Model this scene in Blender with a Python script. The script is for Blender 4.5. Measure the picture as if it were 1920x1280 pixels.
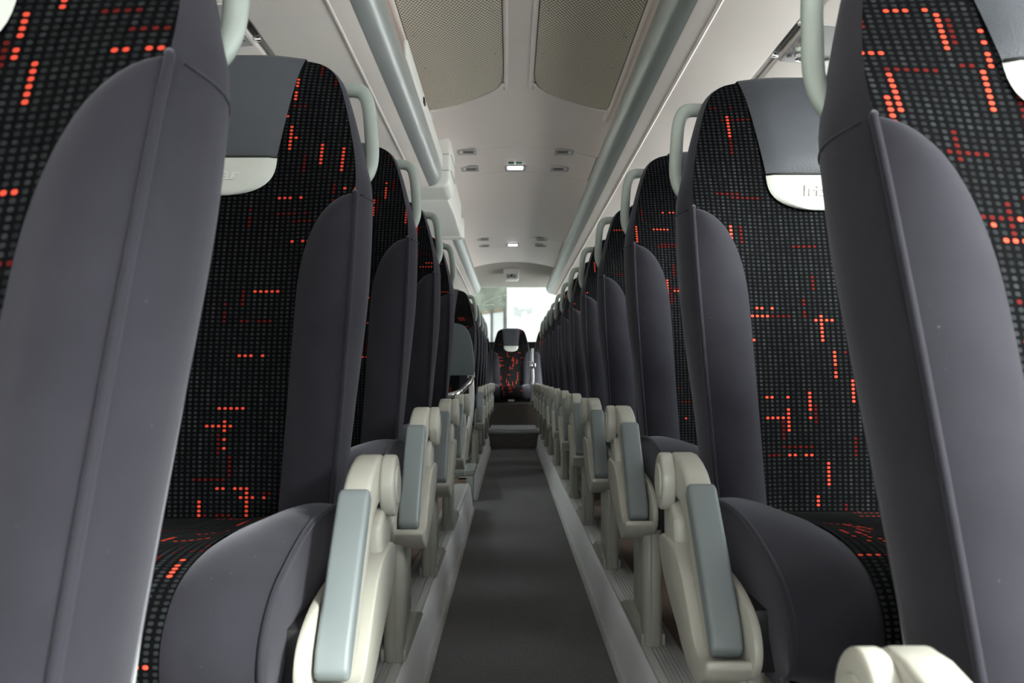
import bpy, bmesh, math, random
import numpy as np
from mathutils import Vector, Matrix, noise

for o in list(bpy.data.objects):
    bpy.data.objects.remove(o, do_unlink=True)
S = bpy.context.scene
COL = S.collection
CZ = 0.74                 # camera height above the aisle floor (z = 0)
XC = 0.036                # centre line of the coach

# ---------------------------------------------------------------- camera
cam = bpy.data.cameras.new('camera')
cam.sensor_width = 36.0
cam.lens = 30.0
cam.shift_x = 3 / 1920
cam.shift_y = 65 / 1920
cam.clip_start = 0.02
cam.clip_end = 200
cam.dof.use_dof = True
cam.dof.focus_distance = 2.1
cam.dof.aperture_fstop = 9.0
camo = bpy.data.objects.new('camera', cam)
camo.location = (0, 0, CZ)
camo.rotation_euler = (math.pi / 2, 0, 0)
COL.objects.link(camo)
S.camera = camo

# ---------------------------------------------------------------- world, exposure
w = bpy.data.worlds.new('overcast_sky')
S.world = w
w.use_nodes = True
bg = w.node_tree.nodes['Background']
bg.inputs[0].default_value = (0.97, 0.97, 1.0, 1)
bg.inputs[1].default_value = 3.4
sun = bpy.data.lights.new('hazy_sun', 'SUN')
sun.energy = 11.0
sun.angle = math.radians(20)
sun.color = (1.0, .96, .90)
suno = bpy.data.objects.new('hazy_sun', sun)
suno.rotation_euler = Vector((-.72, .55, -.42)).to_track_quat('-Z', 'Y').to_euler()
COL.objects.link(suno)
S.view_settings.view_transform = 'Standard'
S.view_settings.look = 'None'
S.view_settings.exposure = 1.12
S.view_settings.gamma = 1.0
S.view_settings.use_curve_mapping = False
try:
    S.cycles.max_bounces = 12
    S.cycles.diffuse_bounces = 8
    S.cycles.transparent_max_bounces = 12
    S.cycles.use_denoising = True
    S.cycles.sample_clamp_indirect = 6
except Exception:
    pass

# ---------------------------------------------------------------- materials
class NT:
    """tiny helper for node graphs"""
    def __init__(s, name):
        s.m = bpy.data.materials.new(name)
        s.m.use_nodes = True
        s.t = s.m.node_tree
        s.b = s.t.nodes['Principled BSDF']
    def n(s, typ, **kw):
        nd = s.t.nodes.new(typ)
        for k, v in kw.items():
            setattr(nd, k, v)
        return nd
    def put(s, sock, v):
        if isinstance(v, bpy.types.NodeSocket):
            s.t.links.new(v, sock)
        else:
            sock.default_value = v
    def math(s, op, a, b=0.0, c=0.0, clamp=False):
        nd = s.n('ShaderNodeMath', operation=op, use_clamp=clamp)
        s.put(nd.inputs[0], a); s.put(nd.inputs[1], b)
        if op in ('MULTIPLY_ADD', 'SMOOTH_MIN', 'COMPARE'):
            s.put(nd.inputs[2], c)
        return nd.outputs[0]
    def white(s, a, b, seed):
        c = s.n('ShaderNodeCombineXYZ')
        s.put(c.inputs[0], a); s.put(c.inputs[1], b); s.put(c.inputs[2], seed)
        nd = s.n('ShaderNodeTexWhiteNoise', noise_dimensions='3D')
        s.put(nd.inputs['Vector'], c.outputs[0])
        return nd.outputs['Value']
    def mix(s, f, a, b, mode='MIX'):
        nd = s.n('ShaderNodeMix', data_type='RGBA', blend_type=mode)
        s.put(nd.inputs['Factor'], f)
        s.put(nd.inputs[6], a); s.put(nd.inputs[7], b)
        return nd.outputs[2]
    def noise(s, scale, detail=3.0, vec=None, rough=0.55):
        nd = s.n('ShaderNodeTexNoise')
        nd.inputs['Scale'].default_value = scale
        nd.inputs['Detail'].default_value = detail
        nd.inputs['Roughness'].default_value = rough
        if vec is None:
            vec = s.n('ShaderNodeTexCoord').outputs['Object']
        s.put(nd.inputs['Vector'], vec)
        return nd.outputs[0]
    def bump(s, h, strength, dist):
        nd = s.n('ShaderNodeBump')
        nd.inputs['Strength'].default_value = strength
        nd.inputs['Distance'].default_value = dist
        s.put(nd.inputs['Height'], h)
        s.put(s.b.inputs['Normal'], nd.outputs[0])
    def set(s, **kw):
        names = dict(col='Base Color', rough='Roughness', metal='Metallic', sheen='Sheen Weight',
                     sheenr='Sheen Roughness', sheent='Sheen Tint', spec='Specular IOR Level', emit='Emission Color',
                     emits='Emission Strength', alpha='Alpha', coat='Coat Weight')
        for k, v in kw.items():
            s.put(s.b.inputs[names[k]], v)
        return s

def c4(r, g, b):
    return (r, g, b, 1)

def plain(name, col, rough=0.5, metal=0.0, spec=0.5, var=0.06, vscale=6.0, bump=0.0, bscale=400.0):
    t = NT(name)
    n = t.noise(vscale, 4)
    lo = c4(*[x * (1 - var) for x in col]); hi = c4(*[min(1, x * (1 + var)) for x in col])
    t.set(col=t.mix(n, lo, hi), rough=rough, metal=metal, spec=spec)
    if bump:
        t.bump(t.noise(bscale, 2), bump, 0.002)
    return t.m

M = {}
def velvet():
    t = NT('grey_velour')
    n = t.noise(14, 5)
    f = t.noise(900, 2)
    c = t.mix(n, c4(.0165, .0158, .0215), c4(.0275, .0262, .0345))
    lint = t.noise(160, 1)
    sp = t.math('MULTIPLY', t.math('GREATER_THAN', lint, .80), .10)
    t.set(col=t.mix(sp, c, c4(.5, .5, .5)), rough=.92, spec=.12, sheen=.17, sheenr=.42, sheent=c4(.83, .83, .95))
    t.bump(f, .25, .001)
    return t.m
M['velour'] = velvet()

def pattern():
    t = NT('dotted_red_fabric')
    uv = t.n('ShaderNodeUVMap').outputs[0]
    sp = t.n('ShaderNodeSeparateXYZ'); t.put(sp.inputs[0], uv)
    rnd = t.math('MULTIPLY', t.n('ShaderNodeObjectInfo').outputs['Random'], 91.0)
    PX, PY = .0098, .0077
    u = t.math('DIVIDE', sp.outputs[0], PX); v = t.math('DIVIDE', sp.outputs[1], PY)
    i = t.math('FLOOR', u); j = t.math('FLOOR', v)
    fu = t.math('SUBTRACT', t.math('FRACT', u), .5); fv = t.math('SUBTRACT', t.math('FRACT', v), .5)
    du = t.math('POWER', t.math('ABSOLUTE', t.math('DIVIDE', fu, .29)), 2.4)
    dv = t.math('POWER', t.math('ABSOLUTE', t.math('DIVIDE', fv, .31)), 2.4)
    d = t.math('ADD', du, dv)
    dot = t.math('SUBTRACT', 1.55, d, clamp=True)
    sd = lambda k: t.math('ADD', rnd, k)
    def runs(k, lv, lh, tv, th):
        jo = t.math('FLOOR', t.math('DIVIDE', t.math('MULTIPLY_ADD', t.white(i, 0.5, sd(k)), 9.0, j), lv))
        ver = t.math('GREATER_THAN', t.white(i, jo, sd(k + 1)), tv)
        io = t.math('FLOOR', t.math('DIVIDE', t.math('MULTIPLY_ADD', t.white(0.5, j, sd(k + 2)), 9.0, i), lh))
        hor = t.math('GREATER_THAN', t.white(io, j, sd(k + 3)), th)
        keep = t.math('GREATER_THAN', t.white(i, j, sd(k + 4)), .13)
        return t.math('MULTIPLY', t.math('MAXIMUM', ver, hor), keep)
    red = runs(14, 7.0, 5.0, .968, .974)
    dim = runs(31, 5.0, 6.0, .97, .97)
    g = t.white(i, j, sd(71))
    g2 = t.white(i, t.math('FLOOR', t.math('DIVIDE', j, 5.0)), sd(75))
    gb = t.math('MULTIPLY_ADD', t.math('POWER', g2, 6.0), .5, t.math('MULTIPLY_ADD', g, .35, .3))
    grey = t.mix(gb, c4(.004, .004, .005), c4(.025, .028, .030))
    cdot = t.mix(dim, grey, c4(.085, .008, .007))
    cdot = t.mix(red, cdot, c4(.78, .075, .042))
    t.set(col=t.mix(dot, c4(.0018, .0018, .0024), cdot), rough=.95, spec=.06)
    t.bump(dot, .35, .002)
    return t.m
M['pattern'] = pattern()

def leather(name, col, rough):
    t = NT(name)
    v = t.n('ShaderNodeTexVoronoi'); v.inputs['Scale'].default_value = 420
    t.put(v.inputs['Vector'], t.n('ShaderNodeTexCoord').outputs['Object'])
    n = t.noise(9, 5)
    h = t.math('ADD', v.outputs['Distance'], t.math('MULTIPLY', n, 2.5))
    t.set(col=t.mix(n, c4(*[x * .9 for x in col]), c4(*[x * 1.1 for x in col])), rough=rough, spec=.4)
    t.bump(h, .22, .0015)
    return t.m
M['leather'] = leather('slate_leatherette', (.062, .068, .082), .5)
M['badge'] = leather('pale_leatherette', (.60, .62, .58), .5)
M['letter'] = plain('pale_lettering', (.66, .68, .66), .4, var=.02)
M['handle'] = plain('grey_green_plastic', (.33, .37, .34), .42, var=.03)
M['beige'] = plain('beige_plastic', (.40, .39, .348), .36, var=.03, bump=.05)
M['pad'] = plain('blue_grey_soft_plastic', (.165, .19, .20), .5, var=.03, bump=.06)
M['leg'] = plain('olive_grey_paint', (.30, .30, .265), .4, var=.04)
M['shell'] = plain('light_grey_shell', (.24, .255, .25), .4, var=.03)
M['black'] = plain('black_plastic', (.012, .012, .013), .5, var=.1)
M['alu'] = plain('brushed_aluminium', (.58, .58, .58), .32, metal=.35, var=.05, vscale=20)
M['riser'] = plain('satin_aluminium', (.80, .80, .83), .36, metal=.08, var=.07, vscale=5)
M['chrome'] = plain('chrome', (.8, .8, .82), .12, metal=1.0, var=.02)
M['rackbar'] = plain('satin_grey_bar', (.36, .38, .385), .28, metal=.25, var=.03)
M['groove'] = plain('mid_grey_channel', (.40, .385, .375), .6, var=.04)
M['rack'] = plain('pinkish_white_panel', (.85, .775, .745), .55, var=.02)
M['white_panel'] = plain('warm_white_panel', (.80, .79, .765), .45, var=.02)
M['service'] = plain('silver_grey_panel', (.42, .41, .42), .4, metal=.15, var=.03)
M['headliner'] = plain('beige_headliner', (.37, .34, .31), .8, var=.04)
M['slit'] = plain('dark_grey_channel', (.16, .155, .15), .6, var=.05)
M['wallm'] = plain('grey_wall_trim', (.55, .54, .52), .7, var=.05)
M['rail_trim'] = plain('worn_pale_edge', (.42, .42, .41), .6, var=.3, vscale=60)
M['strap'] = plain('silver_webbing', (.16, .165, .175), .6, var=.15, vscale=200)
M['frame'] = plain('grey_green_metal', (.26, .29, .28), .35, metal=.2)
M['partition'] = plain('blue_grey_partition', (.085, .105, .115), .45, var=.03)
M['concrete'] = plain('pale_concrete', (.62, .61, .59), .9, var=.2, vscale=3)
M['board'] = plain('white_board', (.36, .36, .36), .6, var=.01)
M['fence_white'] = plain('white_fence_panel', (.88, .88, .88), .6, var=.01)
M['boardgrey'] = plain('grey_print', (.24, .245, .25), .6, var=.05)
M['post'] = plain('weathered_post', (.13, .12, .11), .8, var=.25, vscale=30)
M['wood_rail'] = plain('tan_rail', (.30, .24, .16), .8, var=.2, vscale=10)
M['decal'] = plain('white_decal', (.8, .85, .83), .5, var=.02)
M['screen_glass'] = plain('black_glass', (.01, .01, .012), .1, var=.02)

def ceil_mat():
    t = NT('ceiling_laminate')
    co = t.n('ShaderNodeTexCoord').outputs['Object']
    mp = t.n('ShaderNodeMapping'); mp.inputs['Scale'].default_value = (1.5, 60, 1)
    t.put(mp.inputs['Vector'], co)
    n = t.noise(3, 3, mp.outputs[0])
    t.set(col=t.mix(n, c4(.75, .67, .645), c4(.87, .785, .76)), rough=.42, spec=.45)
    t.bump(n, .10, .002)
    return t.m
M['ceiling'] = ceil_mat()

def carpet():
    t = NT('charcoal_carpet')
    n = t.noise(150, 4); b = t.noise(5, 4)
    v = t.noise(240, 2)
    c = t.mix(n, c4(.010, .010, .0108), c4(.225, .222, .225))
    c = t.mix(t.math('MULTIPLY', v, .3), c, c4(.055, .054, .055))
    t.set(col=t.mix(t.math('MULTIPLY', b, .35), c, c4(.058, .057, .058)), rough=1.0, spec=.05, sheen=.15)
    t.bump(n, .8, .006)
    return t.m
M['carpet'] = carpet()

def wood(name, lo, hi, rough=.4):
    t = NT(name)
    co = t.n('ShaderNodeTexCoord').outputs['Object']
    mp = t.n('ShaderNodeMapping'); mp.inputs['Scale'].default_value = (28, 2.0, 28)
    t.put(mp.inputs['Vector'], co)
    n = t.noise(2.2, 6, mp.outputs[0])
    t.set(col=t.mix(n, c4(*lo), c4(*hi)), rough=rough)
    return t.m
M['wood'] = wood('brown_wood_vinyl', (.13, .09, .07), (.30, .22, .17))
M['darkwood'] = wood('dark_wood_vinyl', (.026, .020, .016), (.06, .046, .037), .5)
M['stepwood'] = wood('step_wood_vinyl', (.06, .047, .038), (.13, .10, .08), .5)

def grille():
    t = NT('perforated_beige_metal')
    co = t.n('ShaderNodeTexCoord').outputs['Object']
    sp = t.n('ShaderNodeSeparateXYZ'); t.put(sp.inputs[0], co)
    P = .0135
    q = t.math('DIVIDE', sp.outputs[1], P * .866)
    row = t.math('FLOOR', q)
    sh = t.math('MULTIPLY', t.math('MODULO', t.math('ABSOLUTE', row), 2.0), .5)
    a = t.math('SUBTRACT', t.math('FRACT', t.math('ADD', t.math('DIVIDE', sp.outputs[0], P), sh)), .5)
    b = t.math('MULTIPLY', t.math('SUBTRACT', t.math('FRACT', q), .5), .866)
    r = t.math('SQRT', t.math('ADD', t.math('MULTIPLY', a, a), t.math('MULTIPLY', b, b)))
    hole = t.math('MULTIPLY', t.math('SUBTRACT', .40, r), 12.0, clamp=True)
    t.set(col=t.mix(hole, c4(.84, .77, .66), c4(.20, .17, .13)), rough=.5)
    t.bump(hole, -.5, .003)
    return t.m
M['grille'] = grille()

def glass(name='window_glass', tint=(.93, .97, .96, 1)):
    t = NT(name)
    for nd in list(t.t.nodes):
        if nd.type == 'BSDF_PRINCIPLED':
            t.t.nodes.remove(nd)
    out = [n for n in t.t.nodes if n.type == 'OUTPUT_MATERIAL'][0]
    tr = t.n('ShaderNodeBsdfTransparent'); tr.inputs[0].default_value = tint
    gl = t.n('ShaderNodeBsdfGlossy'); gl.inputs['Roughness'].default_value = .02
    mx = t.n('ShaderNodeMixShader'); mx.inputs[0].default_value = .05
    t.t.links.new(tr.outputs[0], mx.inputs[1]); t.t.links.new(gl.outputs[0], mx.inputs[2])
    t.t.links.new(mx.outputs[0], out.inputs[0])
    return t.m
M['glass'] = glass()
M['tinted'] = glass('tinted_glass', (.60, .64, .63, 1))

def emit(name, col, s):
    t = NT(name)
    t.set(col=c4(*col), emit=c4(*col), emits=s)
    return t.m
M['led'] = emit('lit_lamp_lens', (.95, .93, 1.0), 1.6)
M['green'] = plain('green_sign', (.02, .22, .10), .4)

def foliage():
    t = NT('grey_green_foliage')
    n = t.noise(2.2, 6)
    t.set(col=t.mix(n, c4(.04, .048, .038), c4(.14, .155, .125)), rough=.9)
    t.bump(n, .8, .1)
    return t.m
M['foliage'] = foliage()

# ---------------------------------------------------------------- mesh helpers
def mesh_from(name, verts, faces, mat, uvs=None, smooth=True, merge=False):
    me = bpy.data.meshes.new(name)
    me.from_pydata([tuple(map(float, v)) for v in verts], [], faces)
    if uvs is not None:
        l = me.uv_layers.new(name='UVMap')
        for lp in me.loops:
            l.data[lp.index].uv = uvs[lp.vertex_index]
    bm = bmesh.new(); bm.from_mesh(me)
    if merge:
        bmesh.ops.remove_doubles(bm, verts=bm.verts, dist=1e-5)
    bmesh.ops.recalc_face_normals(bm, faces=bm.faces)
    bm.to_mesh(me); bm.free()
    me.materials.append(mat)
    if smooth:
        me.polygons.foreach_set('use_smooth', [True] * len(me.polygons))
    return me

def grid_faces(nr, nc, base=0, closed=False):
    f = []
    for r in range(nr - 1):
        for c in range(nc - (0 if closed else 1)):
            c2 = (c + 1) % nc
            f.append((base + r * nc + c, base + r * nc + c2, base + (r + 1) * nc + c2, base + (r + 1) * nc + c))
    return f

class MB:
    def __init__(s):
        s.v, s.f, s.uv = [], [], []
    def grid(s, rows, uvs=None, closed=False):
        b = len(s.v); nr, nc = len(rows), len(rows[0])
        for r in rows:
            s.v += [tuple(p) for p in r]
        if uvs is not None:
            for r in uvs:
                s.uv += list(r)
        s.f += grid_faces(nr, nc, b, closed)
    def fan(s, ring):
        b = len(s.v)
        s.v += [tuple(p) for p in ring]
        s.f.append(tuple(range(b, b + len(ring))))
    def make(s, name, mat, smooth=True, merge=True):
        return mesh_from(name, s.v, s.f, mat, s.uv if s.uv else None, smooth, merge if not s.uv else False)

def finish_bm(bm, name, mat, bevel=0.0, seg=2, smooth=True, ang=30):
    bmesh.ops.recalc_face_normals(bm, faces=bm.faces)
    if bevel:
        es = [e for e in bm.edges if len(e.link_faces) == 2 and e.calc_face_angle(0) > math.radians(ang)]
        bmesh.ops.bevel(bm, geom=es, offset=bevel, segments=seg, profile=.5, affect='EDGES', clamp_overlap=True)
    me = bpy.data.meshes.new(name)
    bm.to_mesh(me); bm.free()
    me.materials.append(mat)
    if smooth:
        me.polygons.foreach_set('use_smooth', [True] * len(me.polygons))
        try:
            me.set_sharp_from_angle(angle=math.radians(38))
        except Exception:
            pass
    return me

def bm_prism(bm, poly, a0, a1, axis):
    """poly of 2-D points extruded along axis; axis x: poly=(y,z); axis y: poly=(x,z); axis z: poly=(x,y)"""
    def P(p, a):
        return {'x': (a, p[0], p[1]), 'y': (p[0], a, p[1]), 'z': (p[0], p[1], a)}[axis]
    v0 = [bm.verts.new(P(p, a0)) for p in poly]
    v1 = [bm.verts.new(P(p, a1)) for p in poly]
    n = len(poly)
    bm.faces.new(v0); bm.faces.new(v1[::-1])
    for k in range(n):
        bm.faces.new((v0[k], v1[k], v1[(k + 1) % n], v0[(k + 1) % n]))

def prism(name, poly, a0, a1, axis, mat, bevel=0.0, seg=2, ang=30):
    bm = bmesh.new(); bm_prism(bm, poly, a0, a1, axis)
    return finish_bm(bm, name, mat, bevel, seg, ang=ang)

def rect(a0, a1, b0, b1):
    return [(a0, b0), (a1, b0), (a1, b1), (a0, b1)]

def box(name, x0, x1, y0, y1, z0, z1, mat, bevel=0.0, seg=2):
    return prism(name, rect(x0, x1, y0, y1), z0, z1, 'z', mat, bevel, seg)

def boxes(name, lst, mat, bevel=0.0):
    bm = bmesh.new()
    for x0, x1, y0, y1, z0, z1 in lst:
        bm_prism(bm, rect(x0, x1, y0, y1), z0, z1, 'z')
    return finish_bm(bm, name, mat, bevel)

def cyl(name, p, axis, r, a0, a1, mat, seg=24, bevel=0.0):
    poly = [(p[0] + r * math.cos(2 * math.pi * k / seg), p[1] + r * math.sin(2 * math.pi * k / seg)) for k in range(seg)]
    return prism(name, poly, a0, a1, axis, mat, bevel, 2, ang=60)

def catmull(pts, k=4):
    pts = [np.array(p, float) for p in pts]
    out = []
    n = len(pts)
    for i in range(n - 1):
        p0 = pts[i - 1] if i else 2 * pts[0] - pts[1]
        p1, p2 = pts[i], pts[i + 1]
        p3 = pts[i + 2] if i + 2 < n else 2 * pts[-1] - pts[-2]
        for j in range(k):
            t = j / k
            out.append(.5 * (2 * p1 + (p2 - p0) * t + (2 * p0 - 5 * p1 + 4 * p2 - p3) * t * t + (3 * p1 - p0 - 3 * p2 + p3) * t ** 3))
    out.append(pts[-1])
    return out

def tube(name, pts, r, mat, seg=10, flat=1.0, caps=True):
    pts = [Vector(p) for p in pts]
    rows = []
    up = Vector((0, 0, 1))
    T = [((pts[min(i + 1, len(pts) - 1)] - pts[max(i - 1, 0)]).normalized()) for i in range(len(pts))]
    n = T[0].cross(up)
    if n.length < .1:
        n = T[0].cross(Vector((0, 1, 0)))
    n.normalize()
    for i, p in enumerate(pts):
        n = (n - T[i] * n.dot(T[i])).normalized()
        b = T[i].cross(n)
        rows.append([p + r * (math.cos(2 * math.pi * k / seg) * n + flat * math.sin(2 * math.pi * k / seg) * b) for k in range(seg)])
    m = MB(); m.grid(rows, closed=True)
    if caps:
        m.fan(rows[0]); m.fan(rows[-1][::-1])
    return m.make(name, mat)

def interp(tab):
    """smooth (PCHIP-like) interpolation through a table"""
    xs = np.array([a for a, _ in tab]); ys = np.array([b for _, b in tab])
    h = np.diff(xs); d = np.diff(ys) / h
    m = np.zeros_like(ys)
    m[0], m[-1] = d[0], d[-1]
    for i in range(1, len(xs) - 1):
        m[i] = 0 if d[i - 1] * d[i] <= 0 else 2 * d[i - 1] * d[i] / (d[i - 1] + d[i])
    def f(x):
        x = min(max(x, xs[0]), xs[-1])
        i = int(min(max(np.searchsorted(xs, x) - 1, 0), len(h) - 1))
        t = (x - xs[i]) / h[i]
        return float((2 * t**3 - 3 * t**2 + 1) * ys[i] + (t**3 - 2 * t**2 + t) * h[i] * m[i] + (-2 * t**3 + 3 * t**2) * ys[i + 1] + (t**3 - t**2) * h[i] * m[i + 1])
    return f

def smooth(t):
    t = min(max(t, 0), 1)
    return t * t * (3 - 2 * t)

# ---------------------------------------------------------------- scene helpers
def link(name, me, parent=None, loc=(0, 0, 0)):
    o = bpy.data.objects.new(name, me)
    COL.objects.link(o)
    o.location = loc
    if parent is not None:
        o.parent = parent
    return o

def tag(o, label=None, cat=None, group=None, kind=None):
    if label: o['label'] = label
    if cat: o['category'] = cat
    if group: o['group'] = group
    if kind: o['kind'] = kind
    return o

def struct(name, me, label=None, parent=None, loc=(0, 0, 0)):
    o = link(name, me, parent, loc)
    if parent is None:
        o['kind'] = 'structure'
        if label: o['label'] = label
    return o

def copy_tree(o, parent=None):
    c = o.copy(); COL.objects.link(c)
    c.parent = parent
    for ch in o.children:
        copy_tree(ch, c)
    return c

# ================================================================ the coach shell
XL, XR = -1.31, 1.382            # inner wall faces
YF, YB = -2.9, 11.25
PL = 0.14                        # seat platform height

struct('floor', box('floor', -.245, .285, YF, 8.78, -.05, 0, M['carpet']), 'charcoal carpet of the sunken aisle')

EDGE_R, EDGE_L = .286, -.2225
# platforms: three levels, the two near rows stand a little lower
def levels(side):
    s1 = .95 if side > 0 else .86
    s2 = 1.60 if side > 0 else 1.52
    return [(YF, s1, PL - (.117 if side > 0 else .107)), (s1, s2, PL - .05)]
for side, nm, e, xw in ((1, 'right', EDGE_R, XR), (-1, 'left', EDGE_L, XL)):
    segs = levels(side)
    y2 = segs[-1][1]
    if side > 0:
        segs.append((y2, 9.92, PL))
    else:
        segs += [(y2, 4.73, PL), (5.06, 9.92, PL)]
    lst = []
    for a, b, z in segs:
        xa, xb = sorted((e + side * .012, xw))
        lst.append((xa, xb, a, b, -.06, z - .002))
    plat = struct('floor_%s' % nm, boxes('platform', lst, M['wood']), 'brown wood-look seat platform %s of the aisle' % nm)
    k = 0
    for a, b, z in segs:
        b = min(b, 8.80)
        # smooth riser face, rounded at the top
        prof = [(e + side * .012, z - .012), (e + side * .004, z - .003), (e, z - .012), (e - side * .004, z - .03), (e - side * .010, z * .45), (e - side * .014, .016), (e - side * .014, 0.0), (e + side * .012, 0.0)]
        struct('riser', prism('riser', prof, a, b, 'y', M['riser'], 0), parent=plat)
        # lower bead against the carpet
        prof = [(e - side * .014, 0.0), (e - side * .014, .018), (e - side * .020, .018), (e - side * .026, .008), (e - side * .026, 0.0)]
        struct('carpet_edge_strip', prism('strip', prof, a, b, 'y', M['rail_trim'], 0), parent=plat)
        # ribbed seat track on top
        x0 = e + side * .006
        prof = [(x0, z - .012), (x0, z + .004)]
        for q in range(7):
            xx = x0 + side * (.012 + q * .0085)
            prof += [(xx - side * .002, z + .006), (xx + side * .003, z + .006), (xx + side * .004, z + .002), (xx + side * .006, z + .002)]
        prof += [(x0 + side * .080, z + .002), (x0 + side * .080, z - .012)]
        struct('seat_track', prism('track', prof, a, b, 'y', M['alu'], 0), parent=plat)

# stairwell of the side door on the left
sw = struct('floor_stairwell', boxes('stairwell', [(-1.3, -.24, 4.74, 5.05, -.62, -.56), (-1.3, -1.0, 4.74, 5.05, -.56, -.4), (-.30, -.25, 4.74, 5.05, -.56, -.06)], M['black']), 'dark stairwell of the side door')

# rear steps
st = struct('floor_rear', boxes('rear_platform', [(XL, XR, 9.93, YB, -.05, .42)], M['darkwood']), 'raised rear platform under the back seats')
struct('step_riser', box('step_riser', -.23, .29, 8.775, 8.79, 0, .149, M['stepwood']), parent=st)
struct('step_tread', box('step_tread', EDGE_L, EDGE_R, 8.785, 9.93, .10, .173, M['carpet']), parent=st)
struct('step_nosing', box('step_nosing', -.235, .297, 8.762, 8.786, .148, .1745, M['frame'], .003), parent=st)
struct('seat_riser', box('seat_riser', -.24, .30, 9.915, 9.93, .173, .42, M['darkwood']), parent=st)

# side walls with windows
WY = [YF, -1.6, -.1, 1.45, 3.0, 4.55, 6.1, 7.65, 9.2, 10.7, YB]
SILL, HEAD = CZ - .02, CZ + .89
nwin = 0
for side, nm, x in ((1, 'right', XR), (-1, 'left', XL)):
    xa, xb = sorted((x, x + side * .06))
    lst = [(xa, xb, YF, YB, -.7, SILL), (xa, xb, YF, YB, HEAD, CZ + 1.36)]
    for y in WY[1:-1]:
        lst.append((xa, xb, y - .05, y + .05, SILL, HEAD))
    lst += [(xa, xb, YF, YF + .1, SILL, HEAD), (xa, xb, YB - .3, YB, SILL, HEAD)]
    struct('wall_' + nm, boxes('wall', lst, M['wallm']), 'grey %s side wall with large windows' % nm)
    for k in range(len(WY) - 1):
        nwin += 1
        y0, y1 = WY[k] + .05, WY[k + 1] - .05
        if k == len(WY) - 2: y1 = YB - .3
        xm = x + side * .03
        struct('window_%d' % nwin, box('pane', xm - .003, xm + .003, y0, y1, SILL, HEAD, M['glass']), 'clear side window pane')

# front wall with windscreen opening (behind the camera)
struct('wall_front', boxes('wall_front', [(XL, XR, YF - .06, YF, -.7, .50), (XL, XR, YF - .06, YF, 2.04, CZ + 1.36), (XL, XL + .06, YF - .06, YF, .50, 2.04), (XR - .06, XR, YF - .06, YF, .50, 2.04)], M['wallm']), 'front wall around the windscreen')
nwin += 1
struct('window_%d' % nwin, box('windscreen', XL + .06, XR - .06, YF - .033, YF - .027, .50, 2.04, M['glass']), 'wide windscreen at the front')

# rear wall and window
RW0, RW1 = CZ + .40, CZ + 1.175
struct('wall_back', boxes('wall_back', [(XL, XR, YB, YB + .06, -.7, RW0), (XL, XR, YB, YB + .06, RW1, CZ + 1.36), (XL, XL + .12, YB, YB + .06, RW0, RW1), (XR - .12, XR, YB, YB + .06, RW0, RW1)], M['wallm']), 'rear wall around the back window')
nwin += 1
rwin = struct('window_%d' % nwin, box('rear_pane', XL + .12, XR - .12, YB + .02, YB + .026, RW0, RW1, M['tinted']), 'wide rear window with a white loop decal')
struct('trim_1', box('rear_shelf', XL, XR, YB - .22, YB - .002, RW0 - .06, RW0 + .045, M['black'], .01), 'dark shelf below the rear window')
def onglass(pts):
    return [((px - 957) / 1600 * (YB + .012), YB + .012, CZ + (705 - py) / 1600 * (YB + .012)) for px, py in pts]
loop = catmull([(950, 553), (935, 556), (918, 562), (908, 568), (905, 571), (910, 572), (920, 571.5), (927, 571)], 5)
link('loop_decal', tube('loop', onglass([tuple(p) for p in loop]), .006, M['decal'], 8, .4), rwin)
loop = catmull([(906, 572), (907, 577), (910, 582), (913, 585)], 5)
link('tail_decal', tube('tail', onglass([tuple(p) for p in loop]), .006, M['decal'], 8, .4), rwin)
loop = catmull([(942, 557), (939, 561), (934, 562), (938, 566), (941, 570), (945, 571)], 5)
link('squiggle_decal', tube('squiggle', onglass([tuple(p) for p in loop]), .006, M['decal'], 8, .4), rwin)

# ---------------------------------------------------------------- ceiling
def hc(x):
    return CZ + 1.30 - .30 * (x - XC) ** 2
roof = struct('ceiling', box('roof', XL - .06, XR + .06, YF - .06, YB + .06, CZ + 1.36, CZ + 1.42, M['slit']), 'roof above the ceiling panels')
CX0, CX1 = XC - .475, XC + .475
def arch(name, y0, y1, x0=CX0, x1=CX1, dz=0.0, th=.02, n=24, mat='ceiling'):
    poly = [(x0 + (x1 - x0) * k / n, hc(x0 + (x1 - x0) * k / n) + dz) for k in range(n + 1)]
    poly += [(x, z + th) for x, z in poly[::-1]]
    return prism(name, poly, y0, y1, 'y', M[mat], 0)
cuts = [YF, 4.84, 5.43, 7.94, 8.60, 9.72]
for k in range(5):
    g = .003
    x1 = CX1 - (.022 if k in (1, 3) else 0)
    link('ceiling_panel', arch('ceiling_panel', cuts[k] + g, cuts[k + 1] - g, x1=x1), roof)
# rear headliner sloping to the back window
n = 20
rows = []
for j in range(9):
    t = j / 8
    y = 9.72 + 1.50 * t
    row = []
    for k in range(n + 1):
        x = XL + (XR - XL) * k / n
        zz = hc(XC + max(-.6, min(.6, x - XC))) * (1 - smooth(t)) + (CZ + 1.172) * smooth(t)
        row.append((x, y, zz))
    rows.append(row)
m = MB(); m.grid(rows)
link('rear_headliner', m.make('rear_headliner', M['headliner']), roof)

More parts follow.
